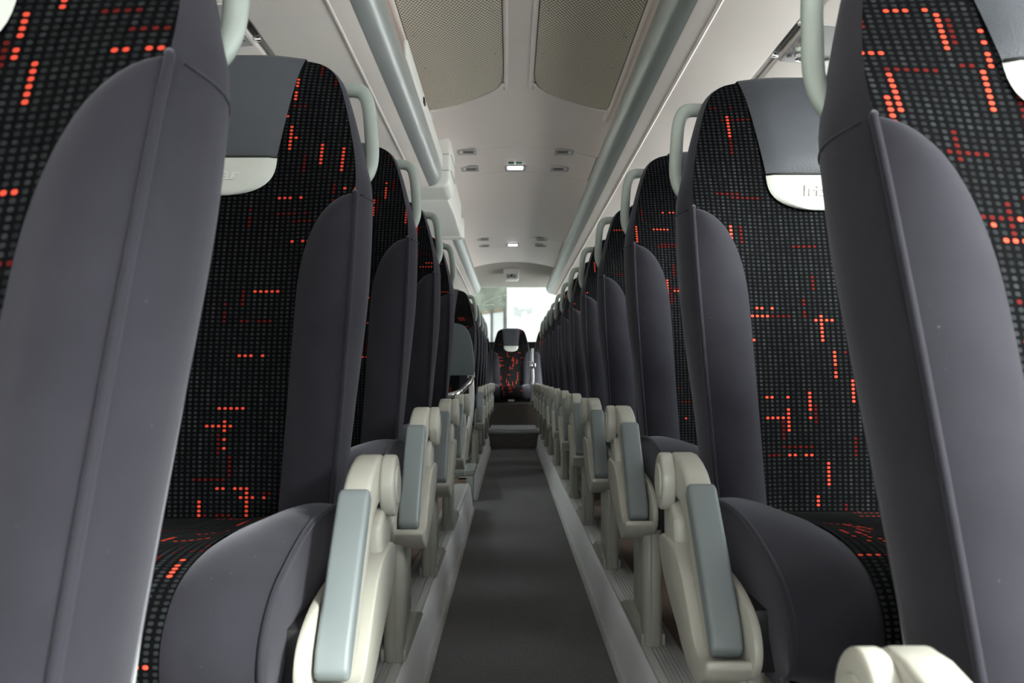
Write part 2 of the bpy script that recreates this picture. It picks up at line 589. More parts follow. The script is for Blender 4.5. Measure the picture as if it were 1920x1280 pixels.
# perforated grilles
def grille_thing(x0, x1, label, mirror):
    root = tag(link('ceiling_grille', None), label, 'ceiling grille', 'perforated ceiling grilles')
    root.location = (0, 0, 0)
    y0, ye, yi = 1.2, 3.995, 3.72
    # outline: outer edge straight, far end swept towards the middle
    inner, outer = (x1, x0) if mirror else (x0, x1)
    def pt(f, y):
        return outer + (inner - outer) * f, y
    out = [pt(0, y0), pt(0, ye - .06), pt(.03, ye - .015), pt(.10, ye), pt(.35, ye - .005), pt(.60, ye - .055), pt(.80, ye - .115), pt(.92, ye - .18), pt(.98, ye - .26), pt(1.0, ye - .36), pt(1.0, y0)]
    def sheet(name, poly, dz, th, mat):
        bm = bmesh.new()
        cx = sum(p[0] for p in poly) / len(poly)
        bm_prism(bm, poly, -th, 0, 'z')
        bmesh.ops.triangulate(bm, faces=[f for f in bm.faces if len(f.verts) > 4])
        for v in bm.verts:
            v.co.z += hc(v.co.x) + dz
        return finish_bm(bm, name, mat)
    cx = (x0 + x1) / 2; cy = (y0 + ye) / 2
    grow = [(cx + (x - cx) * 1.075, cy + (y - cy) * 1.013) for x, y in out]
    link('grille_sheet', sheet('grille_sheet', out, -.004, .004, M['grille']), root)
    gap = [(cx + (x - cx) * 1.022, cy + (y - cy) * 1.004) for x, y in out]
    link('grille_gap', sheet('grille_gap', gap, -.002, .004, M['slit']), root)
    # raised rim around the sheet
    ring = [(x, y, hc(x) - .002) for x, y in grow]
    pts = catmull(ring[0:1] + ring[1:] , 4)
    link('grille_rim', tube('grille_rim', [tuple(p) for p in pts], .010, M['ceiling'], 10), root)
    for f, y in ((.10, 3.45), (.08, 3.12), (.07, 2.75), (.92, 3.0), (.92, 3.4), (.14, 3.88)):
        sx, sy = pt(f, y)
        link('screw', cyl('screw', (sx, sy), 'z', .007, hc(sx) - .013, hc(sx) - .006, M['service'], 10), root)
    return root
grille_thing(XC - .415, XC - .068, 'perforated beige ceiling grille on the left, towards the folding monitor', True)
grille_thing(XC + .068, XC + .415, 'perforated beige ceiling grille on the right, towards the unbroken rack rail', False)

# ceiling vents and lamps of the two service strips
def at_ceiling(px, py):
    """point of the ceiling seen at a pixel"""
    z = 1.3
    for _ in range(5):
        y = z * 1600 / (705 - py)
        x = (px - 957) / 1600 * y
        z = hc(x) - CZ
    return x, y
def vent(px, py, wpx, label):
    x, y = at_ceiling(px, py)
    hw = wpx / 2 / 1600 * y
    z = hc(x)
    root = tag(link('ceiling_vent', None, loc=(x, y, z)), label, 'vent', 'slot vents in the ceiling strips')
    link('vent_frame', boxes('vent_frame', [(-hw, hw, -.055, -.035, -.010, .0), (-hw, hw, .035, .055, -.010, 0), (-hw, -hw + .018, -.035, .035, -.010, 0), (hw - .018, hw, -.035, .035, -.010, 0)], M['service'], .003), root)
    link('vent_slot', box('vent_slot', -hw + .018, hw - .018, -.035, .035, -.004, 0, M['slit']), root)
def lamp(px, py, wpx, label, sign):
    x, y = at_ceiling(px, py)
    hw = wpx / 2 / 1600 * y
    z = hc(x)
    root = tag(link('ceiling_lamp', None, loc=(x, y, z)), label, 'lamp', 'lamps in the ceiling strips')
    link('lamp_housing', box('lamp_housing', -hw, hw, -.05, .05, -.022, 0, M['service'], .012, 3), root)
    link('lamp_lens', box('lamp_lens', -hw * .78, hw * .78, -.054, -.015, -.026, -.010, M['led'], .006), root)
    if sign:
        link('exit_sign', boxes('exit_sign', [(-hw * .7, -hw * .1, -.115, -.085, -.010, 0), (hw * .05, hw * .65, -.115, -.085, -.010, 0)], M['green'], .004), root)
vent(875, 283, 37, 'dark slot vent, near left one of the nearer ceiling strip')
vent(1058, 283, 37, 'dark slot vent, near right one of the nearer ceiling strip')
vent(880.5, 315, 34, 'grey slot vent left of the nearer lit ceiling lamp')
vent(1050, 315, 34, 'grey slot vent right of the nearer lit ceiling lamp')
vent(906, 447.5, 22, 'tiny slot vent, near left one of the farther ceiling strip')
vent(1016, 448, 22, 'tiny slot vent, near right one of the farther ceiling strip')
vent(908, 460, 20, 'tiny slot vent left of the farther lit ceiling lamp')
vent(1014, 460, 22, 'tiny slot vent right of the farther lit ceiling lamp')
lamp(966, 312, 38, 'lit ceiling lamp with small green sign, in the nearer strip', True)
lamp(961.5, 457, 23, 'small lit ceiling lamp in the farther strip', False)
link('gap_strip', box('gap_strip', CX1 - .020, CX1 - .002, 4.85, 5.42, hc(CX1) + .004, hc(CX1) + .02, M['black']), roof)
link('gap_strip', box('gap_strip', CX1 - .020, CX1 - .002, 7.95, 8.59, hc(CX1) + .004, hc(CX1) + .02, M['black']), roof)

# pod above the rear window
pod = tag(link('ceiling_pod', None, loc=(.014, 10.22, 0)), 'small beige sensor pod hanging above the rear window', 'sensor pod')
zc = hc(0) - .07
poly = [(-.10, zc + .06), (-.085, zc - .07), (-.07, zc - .085), (.07, zc - .085), (.085, zc - .07), (.10, zc + .06)]
link('pod_body', prism('pod_body', poly, -.10, .12, 'y', M['white_panel'], .014, 3), pod)
link('pod_face', box('pod_face', -.062, .062, -.112, -.09, zc - .072, zc - .018, M['board'], .008), pod)
for dx, dz, r in ((-.035, -.052, .007), (.035, -.052, .007), (0, -.038, .014)):
    link('pod_sensor', cyl('pod_sensor', (dx, zc + dz), 'y', r, -.117, -.108, M['black'], 12), pod)

# ---------------------------------------------------------------- luggage racks
def rack(side, y0, y1, label, service_ys):
    X = lambda d: XC + side * d
    d = lambda x: x - XC
    root = tag(link('luggage_rack', None), label, 'luggage rack', 'overhead luggage racks')
    H = lambda h: CZ + h
    wx = 1.34
    poly = [(X(.457), H(1.002)), (X(.519), H(.987)), (X(.727), H(.940)), (X(.731), H(.958)), (X(.752), H(.958)), (X(.756), H(.938)), (X(1.0), H(.916)), (X(wx), H(.90)), (X(wx), H(1.255)), (X(.478), H(1.255)), (X(.44), H(1.12))]
    link('rack_body', prism('rack_body', poly, y0, y1, 'y', M['rack'], .006, 2, ang=40), root)
    arc = []
    cx, cz, r = .474, 1.075, .076
    for k in range(13):
        a = math.radians(128 + (262 - 128) * k / 12)
        arc.append((X(cx + r * math.cos(a)), H(cz + r * math.sin(a))))
    arc.append((X(.47), H(1.03)))
    link('rack_rail', prism('rack_rail', arc, y0 + .002, y1 - .002, 'y', M['rackbar'], 0), root)
    link('rack_groove', box('rack_groove', *sorted((X(.7315), X(.7515))), y0 + .01, y1 - .01, H(.950), H(.96), M['groove']), root)
    link('rack_bead', tube('rack_bead', [(X(.519), y0 + .01, H(.9865)), (X(.519), y1 - .01, H(.9865))], .005, M['rack'], 8), root)
    def zs(dd):
        return H(.938 - (dd - .756) * (.022 / .244))
    for yc in service_ys:
        if not (y0 + .2 < yc < y1 - .2):
            continue
        c = .885
        sp = link('service_panel', prism('service_panel', [(X(.762), zs(.762) - .004), (X(1.01), zs(1.01) - .004), (X(1.01), zs(1.01) + .01), (X(.762), zs(.762) + .01)], yc - .135, yc + .135, 'y', M['service'], .003), root)
        def disc(nm, dd, yy, r, h, mat, seg=20):
            link(nm, cyl(nm, (X(dd), yc + yy), 'z', r, zs(dd) - .004 - h, zs(dd), M[mat], seg, .002), sp)
        for q, dd in enumerate((.795, .905)):
            disc('speaker', dd, -.035, .026, .006, 'service')
            disc('speaker_cone', dd, -.035, .017, .008, 'rack')
            disc('air_nozzle', dd + .012, .062, .022, .016, 'chrome')
            disc('air_nozzle_core', dd + .012, .062, .010, .020, 'slit', 12)
            disc('reading_lamp', dd - .012, .022, .012, .006, 'badge')
            disc('button', dd - .020, .082, .007, .005, 'slit', 12)
            disc('button', dd + .044, .086, .007, .005, 'slit', 12)
        link('latch', box('latch', *sorted((X(.733), X(.752))), yc - .13, yc - .115, H(.938), H(.956), M['chrome'], .002), sp)
        link('latch', box('latch', *sorted((X(.733), X(.752))), yc + .10, yc + .115, H(.938), H(.956), M['chrome'], .002), sp)
        link('panel_slot', box('panel_slot', *sorted((X(.737), X(.748))), yc - .10, yc + .09, H(.946), H(.9505), M['black']), sp)
    return root
rack(1, YF, 10.4, 'long luggage rack over the right-hand seats with a grey rail', [2.40 + .76 * k for k in range(-3, 10)])
rl = rack(-1, YF, 4.50, 'luggage rack over the near left seats, ending at the folding monitor', [2.28 + .76 * k for k in range(-3, 3)])
rack(-1, 6.26, 10.4, 'far left luggage rack beyond the side door', [6.6 + .76 * k for k in range(5)])
fl = link('rack_flap', box('rack_flap', XC - .408, XC - .392, 2.96, 4.49, CZ + 1.10, CZ + 1.17, M['white_panel'], .008, 3), rl)
link('flap_lock', box('flap_lock', XC - .394, XC - .386, 3.48, 3.53, CZ + 1.115, CZ + 1.14, M['black'], .003), fl)
# folded monitor housing and the lowered ceiling over the door
mon = tag(link('monitor_housing', None), 'white padded housing of the folding monitor at the left rack end', 'monitor housing')
link('housing_body', prism('housing_body', [(-.85, CZ + 1.0), (-.345, CZ + 1.0), (-.318, CZ + 1.03), (-.315, CZ + 1.25), (-.36, CZ + 1.285), (-.85, CZ + 1.28)], 4.52, 4.86, 'y', M['white_panel'], .02, 4), mon)
for hh in (1.09, 1.175):
    link('housing_seam', tube('housing_seam', [(-.80, 4.5195, CZ + hh), (-.33, 4.5195, CZ + hh), (-.3155, 4.54, CZ + hh), (-.3145, 4.84, CZ + hh)], .0025, M['rackbar'], 6), mon)
dc = tag(link('door_soffit', None), 'pale lowered ceiling box above the side door on the left', 'soffit')
link('soffit_body', prism('soffit_body', [(-1.30, 4.87), (-.352, 4.87), (-.345, 5.4), (-.352, 6.12), (-1.30, 6.12)], CZ + 1.0, CZ + 1.232, 'z', M['white_panel'], .012, 3), dc)
link('soffit_cap', prism('soffit_cap', [(-1.28, 6.125), (-.352, 6.125), (-.335, 6.15), (-.335, 6.22), (-.36, 6.25), (-1.28, 6.25)], CZ + .995, CZ + 1.14, 'z', M['white_panel'], .012, 3), dc)

# ================================================================ seats
W_ = interp([(.36, .230), (.5, .240), (.7, .249), (.85, .252), (.962, .250), (1.01, .246), (1.096, .228), (1.17, .207), (1.205, .193), (1.228, .175), (1.240, .155), (1.246, .132)])
YC_ = interp([(.36, .395), (.5, .402), (.62, .414), (.75, .437), (.9, .475), (1.0, .505), (1.1, .540), (1.2, .583), (1.246, .612)])
YW_ = interp([(.36, .330), (.47, .346), (.6, .368), (.75, .402), (.87, .437), (.962, .473), (1.0, .492), (1.05, .520), (1.15, .570), (1.246, .625)])
YR_ = interp([(.36, .465), (.5, .492), (.6, .517), (.75, .562), (.9, .610), (1.0, .632), (1.1, .645), (1.2, .662), (1.246, .670)])
ZS, ZT = .962, 1.246
def bw_(z):
    if z >= ZS: return 0.0
    if z < .775: return .094
    return .094 * math.sqrt(max(0, 1 - ((z - .775) / (ZS - .775)) ** 2.2))
def yfront(x, z):
    s = min(1, abs(x) / W_(z))
    return YC_(z) + (YW_(z) - YC_(z)) * smooth((s - .40) / .60)

ZB = [.36 + (.775 - .36) * k / 12 for k in range(12)] + [.775 + (ZS - .775) * math.sin(math.pi / 2 * k / 14) for k in range(15)]
ZU = [ZS + (1.205 - ZS) * k / 9 for k in range(1, 10)] + [1.218, 1.228, 1.235, 1.240, 1.2435, ZT]

def vlen(z):           # length along the back
    return z * 1.05

BUL = interp([(.36, .004), (.6, .010), (.8, .018), (.97, .018), (1.05, .010), (1.15, .007), (1.25, .006)])
def make_backrest():
    out = {}
    # patterned centre panel
    m = MB(); rows, uvs = [], []
    N = 20
    for z in ZB + ZU:
        b = W_(z) - bw_(z)
        r, u = [], []
        for k in range(N + 1):
            x = b * (2 * k / N - 1)
            r.append((x, yfront(x, z) + .002, z)); u.append((x, vlen(z)))
        rows.append(r); uvs.append(u)
    m.grid(rows, uvs)
    out['front_panel'] = m.make('front_panel', M['pattern'])
    # bolsters
    for sg in (-1, 1):
        m = MB(); rows = []
        NB = 10
        for z in ZB:
            wv, b = W_(z), bw_(z)
            r = []
            for k in range(NB + 1):
                q = k / NB
                x = wv - b + b * q
                puff = .016 * math.sin(math.pi * min(1, q * .93 + .07) ** .8) * min(1, b / .06)
                r.append((sg * x, yfront(x, z) - puff + .004 * (1 - q), z))
            rows.append(r)
        m.grid(rows)
        out['side_bolster%d' % sg] = m.make('side_bolster', M['velour'])
        # piping along the seam
        pts = [(sg * (W_(z) + .001), YW_(z) - .001, z) for z in ZB[:-1]] + [(sg * (W_(ZS) - .002), YW_(ZS) + .004, ZS + .004)]
        out['piping%d' % sg] = tube('piping', pts, .0042, M['velour'], 8)
        qs = [k / 10 for k in range(1, 10)]
        out['cross_seam%d' % sg] = tube('cross_seam', [(sg * (W_(ZS) + BUL(ZS) * math.sin(math.pi * q) - .006 * q ** 3), YW_(ZS) + (YR_(ZS) - YW_(ZS)) * q, ZS) for q in qs], .0016, M['velour'], 6)
    # body: side bands, top, back
    m = MB()
    Z = ZB + ZU
    for sg in (-1, 1):
        rows = []
        for z in Z:
            r = []
            for k in range(7):
                q = k / 6
                y = YW_(z) + (YR_(z) - YW_(z)) * q
                x = W_(z) + BUL(z) * math.sin(math.pi * q) - .006 * q ** 3
                r.append((sg * x, y, z))
            rows.append(r)
        m.grid(rows)
    rows = []
    for z in Z:
        rows.append([((W_(z) - .006) * (2 * k / 10 - 1), YR_(z), z) for k in range(11)])
    m.grid(rows)
    rows = []
    for j in range(7):
        q = j / 6
        r = []
        for k in range(17):
            a = 2 * k / 16 - 1
            wv = W_(ZT) + BUL(ZT) * math.sin(math.pi * q) - .006 * q ** 3
            x = a * wv
            yf = yfront(a * W_(ZT), ZT)
            r.append((x, yf + (YR_(ZT) - yf) * q, ZT + .007 * math.sin(math.pi * q) * (1 - a * a * .8)))
        rows.append(r)
    m.grid(rows)
    rows = [[(W_(ZB[0]) * a, yfront(W_(ZB[0]) * a, ZB[0]), ZB[0]) for a in np.linspace(-1, 1, 9)], [((W_(ZB[0]) - .006) * a, YR_(ZB[0]), ZB[0]) for a in np.linspace(-1, 1, 9)]]
    m.grid(rows)
    out['backrest'] = m.make('backrest', M['velour'], merge=True)
    # plastic back shell
    m = MB()
    zz = [.22 + (1.19 - .22) * k / 16 for k in range(17)]
    R0, R1 = [], []
    for z in zz:
        zc_ = max(z, .36)
        ext = -.001 if z < .42 else -.001 - .013 * (z - .42) / .28 if z < .70 else -.014 - .02 * min(1, (z - .70) / .2)
        hw = W_(zc_) + ext - (.02 * (.36 - z) / .14 if z < .36 else 0)
        if z > 1.1: hw -= .05 * ((z - 1.1) / .09) ** 2
        yb = YR_(zc_) - (.36 - z) * .05 * (z < .36)
        R0.append([(hw * a, yb - .003, z) for a in np.linspace(-1, 1, 13)])
        R1.append([((hw - .01) * a, yb + .034 - (.030 - .02 * max(0, min(1, (.75 - z) / .45))) * abs(a) ** 4, z) for a in np.linspace(-1, 1, 13)])
    m.grid(R0); m.grid(R1)
    for c in (0, 12):
        m.grid([[r[c] for r in R0], [r[c] for r in R1]])
    for r in (0, -1):
        m.grid([R0[r], R1[r]])
    out['back_shell'] = m.make('back_shell', M['shell'])
    # head pad: leatherette, wraps over the top
    m = MB(); rows = []
    zt = [1.034 + (ZT - 1.034) * k / 10 for k in range(11)]
    for z in zt:
        hw = .102 + .024 * (z - 1.034) / .212
        r = []
        for k in range(15):
            a = 2 * k / 14 - 1
            puff = .011 * (1 - a ** 4) ** .7 * (1 - (1 - min(1, (z - 1.034) / .03)) ** 2) + .001
            r.append((hw * a, yfront(hw * a, z) - puff, z))
        rows.append(r)
    for q, dz in ((.12, .010), (.35, .0135), (.65, .0125), (1.0, .002)):
        rows.append([(.126 * a, yfront(.126 * a, ZT) + (YR_(ZT) - yfront(.126 * a, ZT)) * q, ZT + dz * (1 - .35 * a ** 4)) for a in [2 * k / 14 - 1 for k in range(15)]])
    m.grid(rows)
    out['head_pad'] = m.make('head_pad', M['leather'])
    # pale badge under it
    m = MB(); rows = []
    for j in range(13):
        t = math.sin(math.pi / 2 * j / 12)
        z = 1.033 - .072 * t
        hw = max(.002, .103 * (1 - t ** 3.0) ** (1 / 2.4))
        r = []
        for k in range(15):
            a = 2 * k / 14 - 1
            ed = min(1, (1 - abs(a)) * 8) * min(1, (1 - t) * 10 + .0)
            r.append((hw * a, yfront(hw * a, z) - .0015 - .0065 * ed ** .5, z))
        rows.append(r)
    m.grid(rows)
    out['logo_badge'] = m.make('logo_badge', M['badge'])
    # stitched seam between pad and badge
    out['pad_seam'] = tube('pad_seam', [(x, yfront(x, 1.034) - .0085 + .006 * (abs(x) > .095), 1.034) for x in np.linspace(-.102, .102, 13)], .0022, M['black'], 6)
    # raised lettering
    cu = bpy.data.curves.new('lettering', 'FONT')
    cu.body = 'Irizar'; cu.size = .032; cu.extrude = .0016; cu.offset = .0006; cu.shear = .12; cu.align_x = 'CENTER'; cu.align_y = 'CENTER'
    cu.space_character = 1.0; cu.resolution_u = 3
    to = bpy.data.objects.new('lettering_source', cu); COL.objects.link(to)
    bpy.context.view_layer.update()
    dg = bpy.context.evaluated_depsgraph_get()
    me = bpy.data.meshes.new_from_object(to.evaluated_get(dg))
    bpy.data.objects.remove(to, do_unlink=True)
    me.materials.clear(); me.materials.append(M['letter'])
    slope = math.atan((YC_(1.03) - YC_(.96)) / .07)
    me.transform(Matrix.Translation((0, YC_(.999) - .0085, .999)) @ Matrix.Rotation(math.pi / 2 - slope, 4, 'X') @ Matrix.Scale(1.15, 4, (1, 0, 0)))
    out['lettering'] = me
    return out

CP = catmull([(.42, .408), (.33, .416), (.22, .420), (.12, .428), (.04, .432), (-.03, .427), (-.075, .408), (-.102, .372), (-.109, .332), (-.100, .297), (-.070, .275)], 3)
SP = catmull([(.42, .428), (.33, .442), (.24, .448), (.16, .446), (.09, .435), (.02, .416), (-.04, .394), (-.08, .360), (-.092, .325), (-.083, .292), (-.05, .272)], 3)
def make_cushion():
    out = {}
    Wd, bin_ = .250, .145
    arcl = [0]
    for a, b in zip(CP[:-1], CP[1:]):
        arcl.append(arcl[-1] + float(np.linalg.norm(b - a)))
    def P(x, i):
        s = smooth((abs(x) / Wd - .30) / .70)
        p = CP[i] + (SP[i] - CP[i]) * s
        return p
    m = MB(); rows, uvs = [], []
    for i in range(len(CP)):
        r, u = [], []
        for k in range(15):
            x = bin_ * (2 * k / 14 - 1)
            p = P(x, i)
            r.append((x, p[0], p[1])); u.append((x, -arcl[i]))
        rows.append(r); uvs.append(u)
    m.grid(rows, uvs)
    out['seat_cushion'] = m.make('seat_cushion', M['pattern'])
    for sg in (-1, 1):
        m = MB(); rows = []
        for i in range(len(CP)):
            tn = CP[min(i + 1, len(CP) - 1)] - CP[max(i - 1, 0)]
            nrm = np.array([tn[1], -tn[0]]); nrm = nrm / np.linalg.norm(nrm)
            r = []
            for k in range(11):
                q = k / 10
                x = bin_ + (Wd - bin_) * q
                p = P(x, i) + nrm * (.007 * math.sin(math.pi * min(1, q + .02)) - .003 * (q < .01))
                r.append((sg * x, p[0], p[1]))
            rows.append(r)
        m.grid(rows)
        out['cushion_bolster%d' % sg] = m.make('cushion_bolster', M['velour'])
        m = MB(); rows = []
        for i in range(len(SP)):
            y, z = SP[i]
            r = []
            for k in range(6):
                q = k / 5
                zb = .238
                yb = max(y, -.072) if q > 0 else y
                r.append((sg * (Wd + .010 * math.sin(math.pi * q) - .012 * q), y + (yb - y) * q, z + (zb - z) * q))
            rows.append(r)
        m.grid(rows)
        out['cushion_side%d' % sg] = m.make('cushion_side', M['velour'])
        out['cushion_piping%d' % sg] = tube('cushion_piping', [(sg * Wd, p[0], p[1]) for p in SP], .0042, M['velour'], 8)
    out['cushion_base'] = box('cushion_base', -.225, .225, -.04, .44, .236, .276, M['black'], .006)
    return out

BR = make_backrest()
CU = make_cushion()

def add_backrest(root, x, dz=0.0, sx=1.0):
    b = link('backrest', BR['backrest'], root, (x, 0, dz))
    if sx != 1: b.scale = (sx, 1, 1)
    link('front_panel', BR['front_panel'], b)
    for sg in (-1, 1):
        link('side_bolster', BR['side_bolster%d' % sg], b)
        link('piping', BR['piping%d' % sg], b)
        link('cross_seam', BR['cross_seam%d' % sg], b)
    link('back_shell', BR['back_shell'], b)
    link('head_pad', BR['head_pad'], b)
    link('logo_badge', BR['logo_badge'], b)
    link('pad_seam', BR['pad_seam'], b)
    link('lettering', BR['lettering'], b)
    return b
def add_cushion(root, x, dz=0.0, sx=1.0):
    c = link('seat_cushion', CU['seat_cushion'], root, (x, 0, dz))
    if sx != 1: c.scale = (sx, 1, 1)
    for sg in (-1, 1):
        link('cushion_bolster', CU['cushion_bolster%d' % sg], c)
        link('cushion_side', CU['cushion_side%d' % sg], c)
        link('cushion_piping', CU['cushion_piping%d' % sg], c)
    link('cushion_base', CU['cushion_base'], c)
    return c

AD = np.array([-.61, -.79]); AN = np.array([-.79, .61])      # along / outwards of the stowed arm
def make_side(side):
    """armrest, housing, leg, handle on the aisle side; aisle is at local x = -side"""
    out = {}
    X = lambda d: sorted((-side * d[0], -side * d[1]))
    # hinge disc
    bm = bmesh.new()
    c = (.275, .480); r = .0445
    ring = [(c[0] + r * .92 * math.cos(2 * math.pi * k / 32), c[1] + r * 1.04 * math.sin(2 * math.pi * k / 32)) for k in range(32)]
    bm_prism(bm, ring, *X((.327, .349)), 'x')
    out['hinge_disc'] = finish_bm(bm, 'hinge_disc', M['beige'], .005, 3, ang=60)
    r2 = r * .62
    ring = [(c[0] + r2 * .92 * math.cos(2 * math.pi * k / 24), c[1] + r2 * 1.04 * math.sin(2 * math.pi * k / 24)) for k in range(24)]
    out['hinge_cap'] = prism('hinge_cap', ring, *X((.347, .3515)), 'x', M['beige'], .0015, 1, ang=60)
    # arm
    top = [(.318, .470), (.316, .497), (.303, .517), (.282, .526), (.252, .526), (.215, .518), (.182, .506), (.158, .490)]
    a = np.array((.150, .488)); e = np.array((.002, .306))
    low = [tuple(e), tuple(e + AD * .012 - AN * .012), tuple(e + AD * .008 - AN * .034), tuple(e - AN * .046)]
    inn = [(.172, .425), (.215, .452), (.250, .458), (.300, .452)]
    out['armrest'] = prism('armrest', top + low + inn, *X((.289, .328)), 'x', M['beige'], .007, 3)
    # soft pad on the arm
    p0, p1 = a - AD * .004, e + AD * .010
    pl = []
    for p, d in ((p0, -1), (p1, 1)):
        pass
    o1, i1 = .010, .022
    pl = [tuple(p0 + AN * .002), tuple(p0 + AD * .012 + AN * o1), tuple((p0 + p1) / 2 + AN * (o1 + .003)), tuple(p1 - AD * .02 + AN * o1), tuple(p1 + AD * .004 + AN * .003), tuple(p1 + AD * .010 - AN * .010), tuple(p1 + AD * .006 - AN * i1), tuple(p0 + AD * .004 - AN * i1)]
    bm = bmesh.new()
    bm_prism(bm, pl, *X((.287, .329)), 'x')
    out['armrest_pad'] = finish_bm(bm, 'armrest_pad', M['pad'], .010, 4, ang=25)
    # bracket under the disc
    out['hinge_bracket'] = prism('hinge_bracket', [(.315, .455), (.250, .450), (.222, .430), (.215, .375), (.312, .372)], *X((.294, .334)), 'x', M['beige'], .008, 3)
    # housing: crescent below the arm
    outer = catmull([(.318, .384), (.314, .362), (.285, .330), (.235, .303), (.170, .275), (.115, .250), (.065, .236), (.030, .238), (-.020, .262)], 3)
    upper = catmull([(-.033, .278), (-.028, .288), (-.006, .280), (.040, .284), (.100, .335), (.150, .372), (.205, .390), (.290, .392)], 3)
    out['armrest_housing'] = prism('armrest_housing', [tuple(p) for p in outer] + [tuple(p) for p in upper], *X((.279, .341)), 'x', M['beige'], .006, 3, ang=50)
    wall = catmull([(-.020, .262), (-.040, .284), (-.042, .312), (-.020, .340), (.04, .362), (.12, .372), (.24, .375)], 3)
    low2 = [(.25, .31), (.17, .277), (.115, .252), (.065, .238), (.03, .240)]
    out['housing_wall'] = prism('housing_wall', [tuple(p) for p in wall] + low2, *X((.272, .284)), 'x', M['beige'], .003, 2, ang=50)
    # leg column with groove, web, foot
    out['leg'] = prism('leg', [(-side * .297, .012), (-side * .290, .003), (-side * .281, .0), (-side * .279, .003), (-side * .276, .0), (-side * .262, .002), (-side * .255, .010), (-side * .255, .052), (-side * .297, .052)], .004, .262, 'z', M['leg'], .002, 1)
    out['leg_web'] = prism('leg_web', [(.05, .262), (.222, .262), (.222, .062), (.205, .046), (.175, .040), (.05, .030)], *X((.262, .288)), 'x', M['leg'], .004, 2)
    out['leg_gusset'] = prism('leg_gusset', [(.05, .255), (.150, .255), (.078, .10), (.072, .05), (.05, .045)], *X((.285, .2955)), 'x', M['leg'], .003, 2)
    out['foot'] = prism('foot', [(.012, .004), (.012, .030), (.03, .036), (.13, .040), (.19, .044), (.235, .048), (.30, .030), (.372, .007), (.372, .004)], *X((.248, .3005)), 'x', M['leg'], .005, 2)
    out['seat_frame'] = box('seat_frame', *sorted((-side * .285, side * .78)), .06, .30, .262, .30, M['black'], .004)
    out['side_bracket'] = box('side_bracket', *X((.243, .283)), .0, .28, .262, .345, M['black'], .004)
    # grab handle on the back
    sx = lambda d: -side * d
    pts = catmull([(sx(.165), .655, 1.196), (sx(.205), .650, 1.199), (sx(.232), .642, 1.192), (sx(.246), .630, 1.165), (sx(.2545), .612, 1.11), (sx(.2585), .598, 1.055), (sx(.252), .590, 1.022), (sx(.236), .590, 1.005)], 5)
    out['grab_handle'] = tube('grab_handle', [tuple(p) for p in pts], .0105, M['handle'], 12, 1.35)
    return out
SD = {1: make_side(1), -1: make_side(-1)}

def double_seat(side, x, y, z, label, tilt=0.0):
    root = tag(link('coach_double_seat', None, loc=(x, y, z)), label, 'coach seat', 'double seats %s of the aisle' % ('right' if side > 0 else 'left'))
    P = SD[side]
    b = add_backrest(root, 0)
    link('grab_handle', P['grab_handle'], b)
    add_cushion(root, 0)
    arm = link('armrest', P['armrest'], root)
    link('armrest_pad', P['armrest_pad'], arm)
    link('hinge_disc', P['hinge_disc'], arm)
    link('hinge_cap', P['hinge_cap'], arm)
    hs = link('armrest_housing', P['armrest_housing'], root)
    link('housing_wall', P['housing_wall'], hs)
    link('hinge_bracket', P['hinge_bracket'], hs)
    lg = link('leg', P['leg'], root)
    link('leg_web', P['leg_web'], lg); link('leg_gusset', P['leg_gusset'], lg); link('foot', P['foot'], lg)
    fr = link('seat_frame', P['seat_frame'], root)
    link('side_bracket', P['side_bracket'], fr)
    b2 = add_backrest(root, side * .517)
    if tilt:                       # backrest reclined further about its hinge
        R = Matrix.Rotation(-math.radians(tilt), 3, 'X')
        piv = Vector((0, .45, .93))
        for q in (b, b2):
            q.rotation_euler = (-math.radians(tilt), 0, 0)
            q.location = Vector(q.location) + piv - R @ piv
    add_cushion(root, side * .517)
    return root

ORD = ['first', 'second', 'third', 'fourth', 'fifth', 'sixth', 'seventh', 'eighth', 'ninth', 'tenth', 'eleventh', 'twelfth']
def lev(n, side):
    return {1: PL - (.117 if side > 0 else .107), 2: PL - .05}.get(n, PL)
for nrow in range(1, 13):
    lab = '%s double seat from the camera, right of the aisle' % ORD[nrow - 1]
    if nrow == 1: lab = 'nearest double seat right of the aisle, cut by the right picture edge'
    if nrow == 12: lab = 'farthest double seat right of the aisle, by the rear step'
    double_seat(1, .590, 1.873 + .76 * (nrow - 3) - (.03 if nrow == 1 else 0), lev(nrow, 1), lab, 4.5 if nrow == 1 else 0)
for nrow in range(1, 6):
    lab = '%s double seat from the camera, left of the aisle' % ORD[nrow - 1]
    if nrow == 1: lab = 'nearest double seat left of the aisle, cut by the left picture edge'
    if nrow == 5: lab = 'fifth double seat left of the aisle, last before the side door'
    double_seat(-1, -.519, 1.768 + .76 * (nrow - 3) - (.05 if nrow == 1 else 0), lev(nrow, -1) + (.006 if nrow == 2 else 0), lab, 4.5 if nrow == 1 else 0)
for k in range(5):
    lab = '%s double seat behind the grey partition, left of the aisle' % ORD[k]
    if k == 4: lab = 'farthest double seat left of the aisle, by the rear step'
    double_seat(-1, -.519, 5.80 + .76 * k, PL, lab)

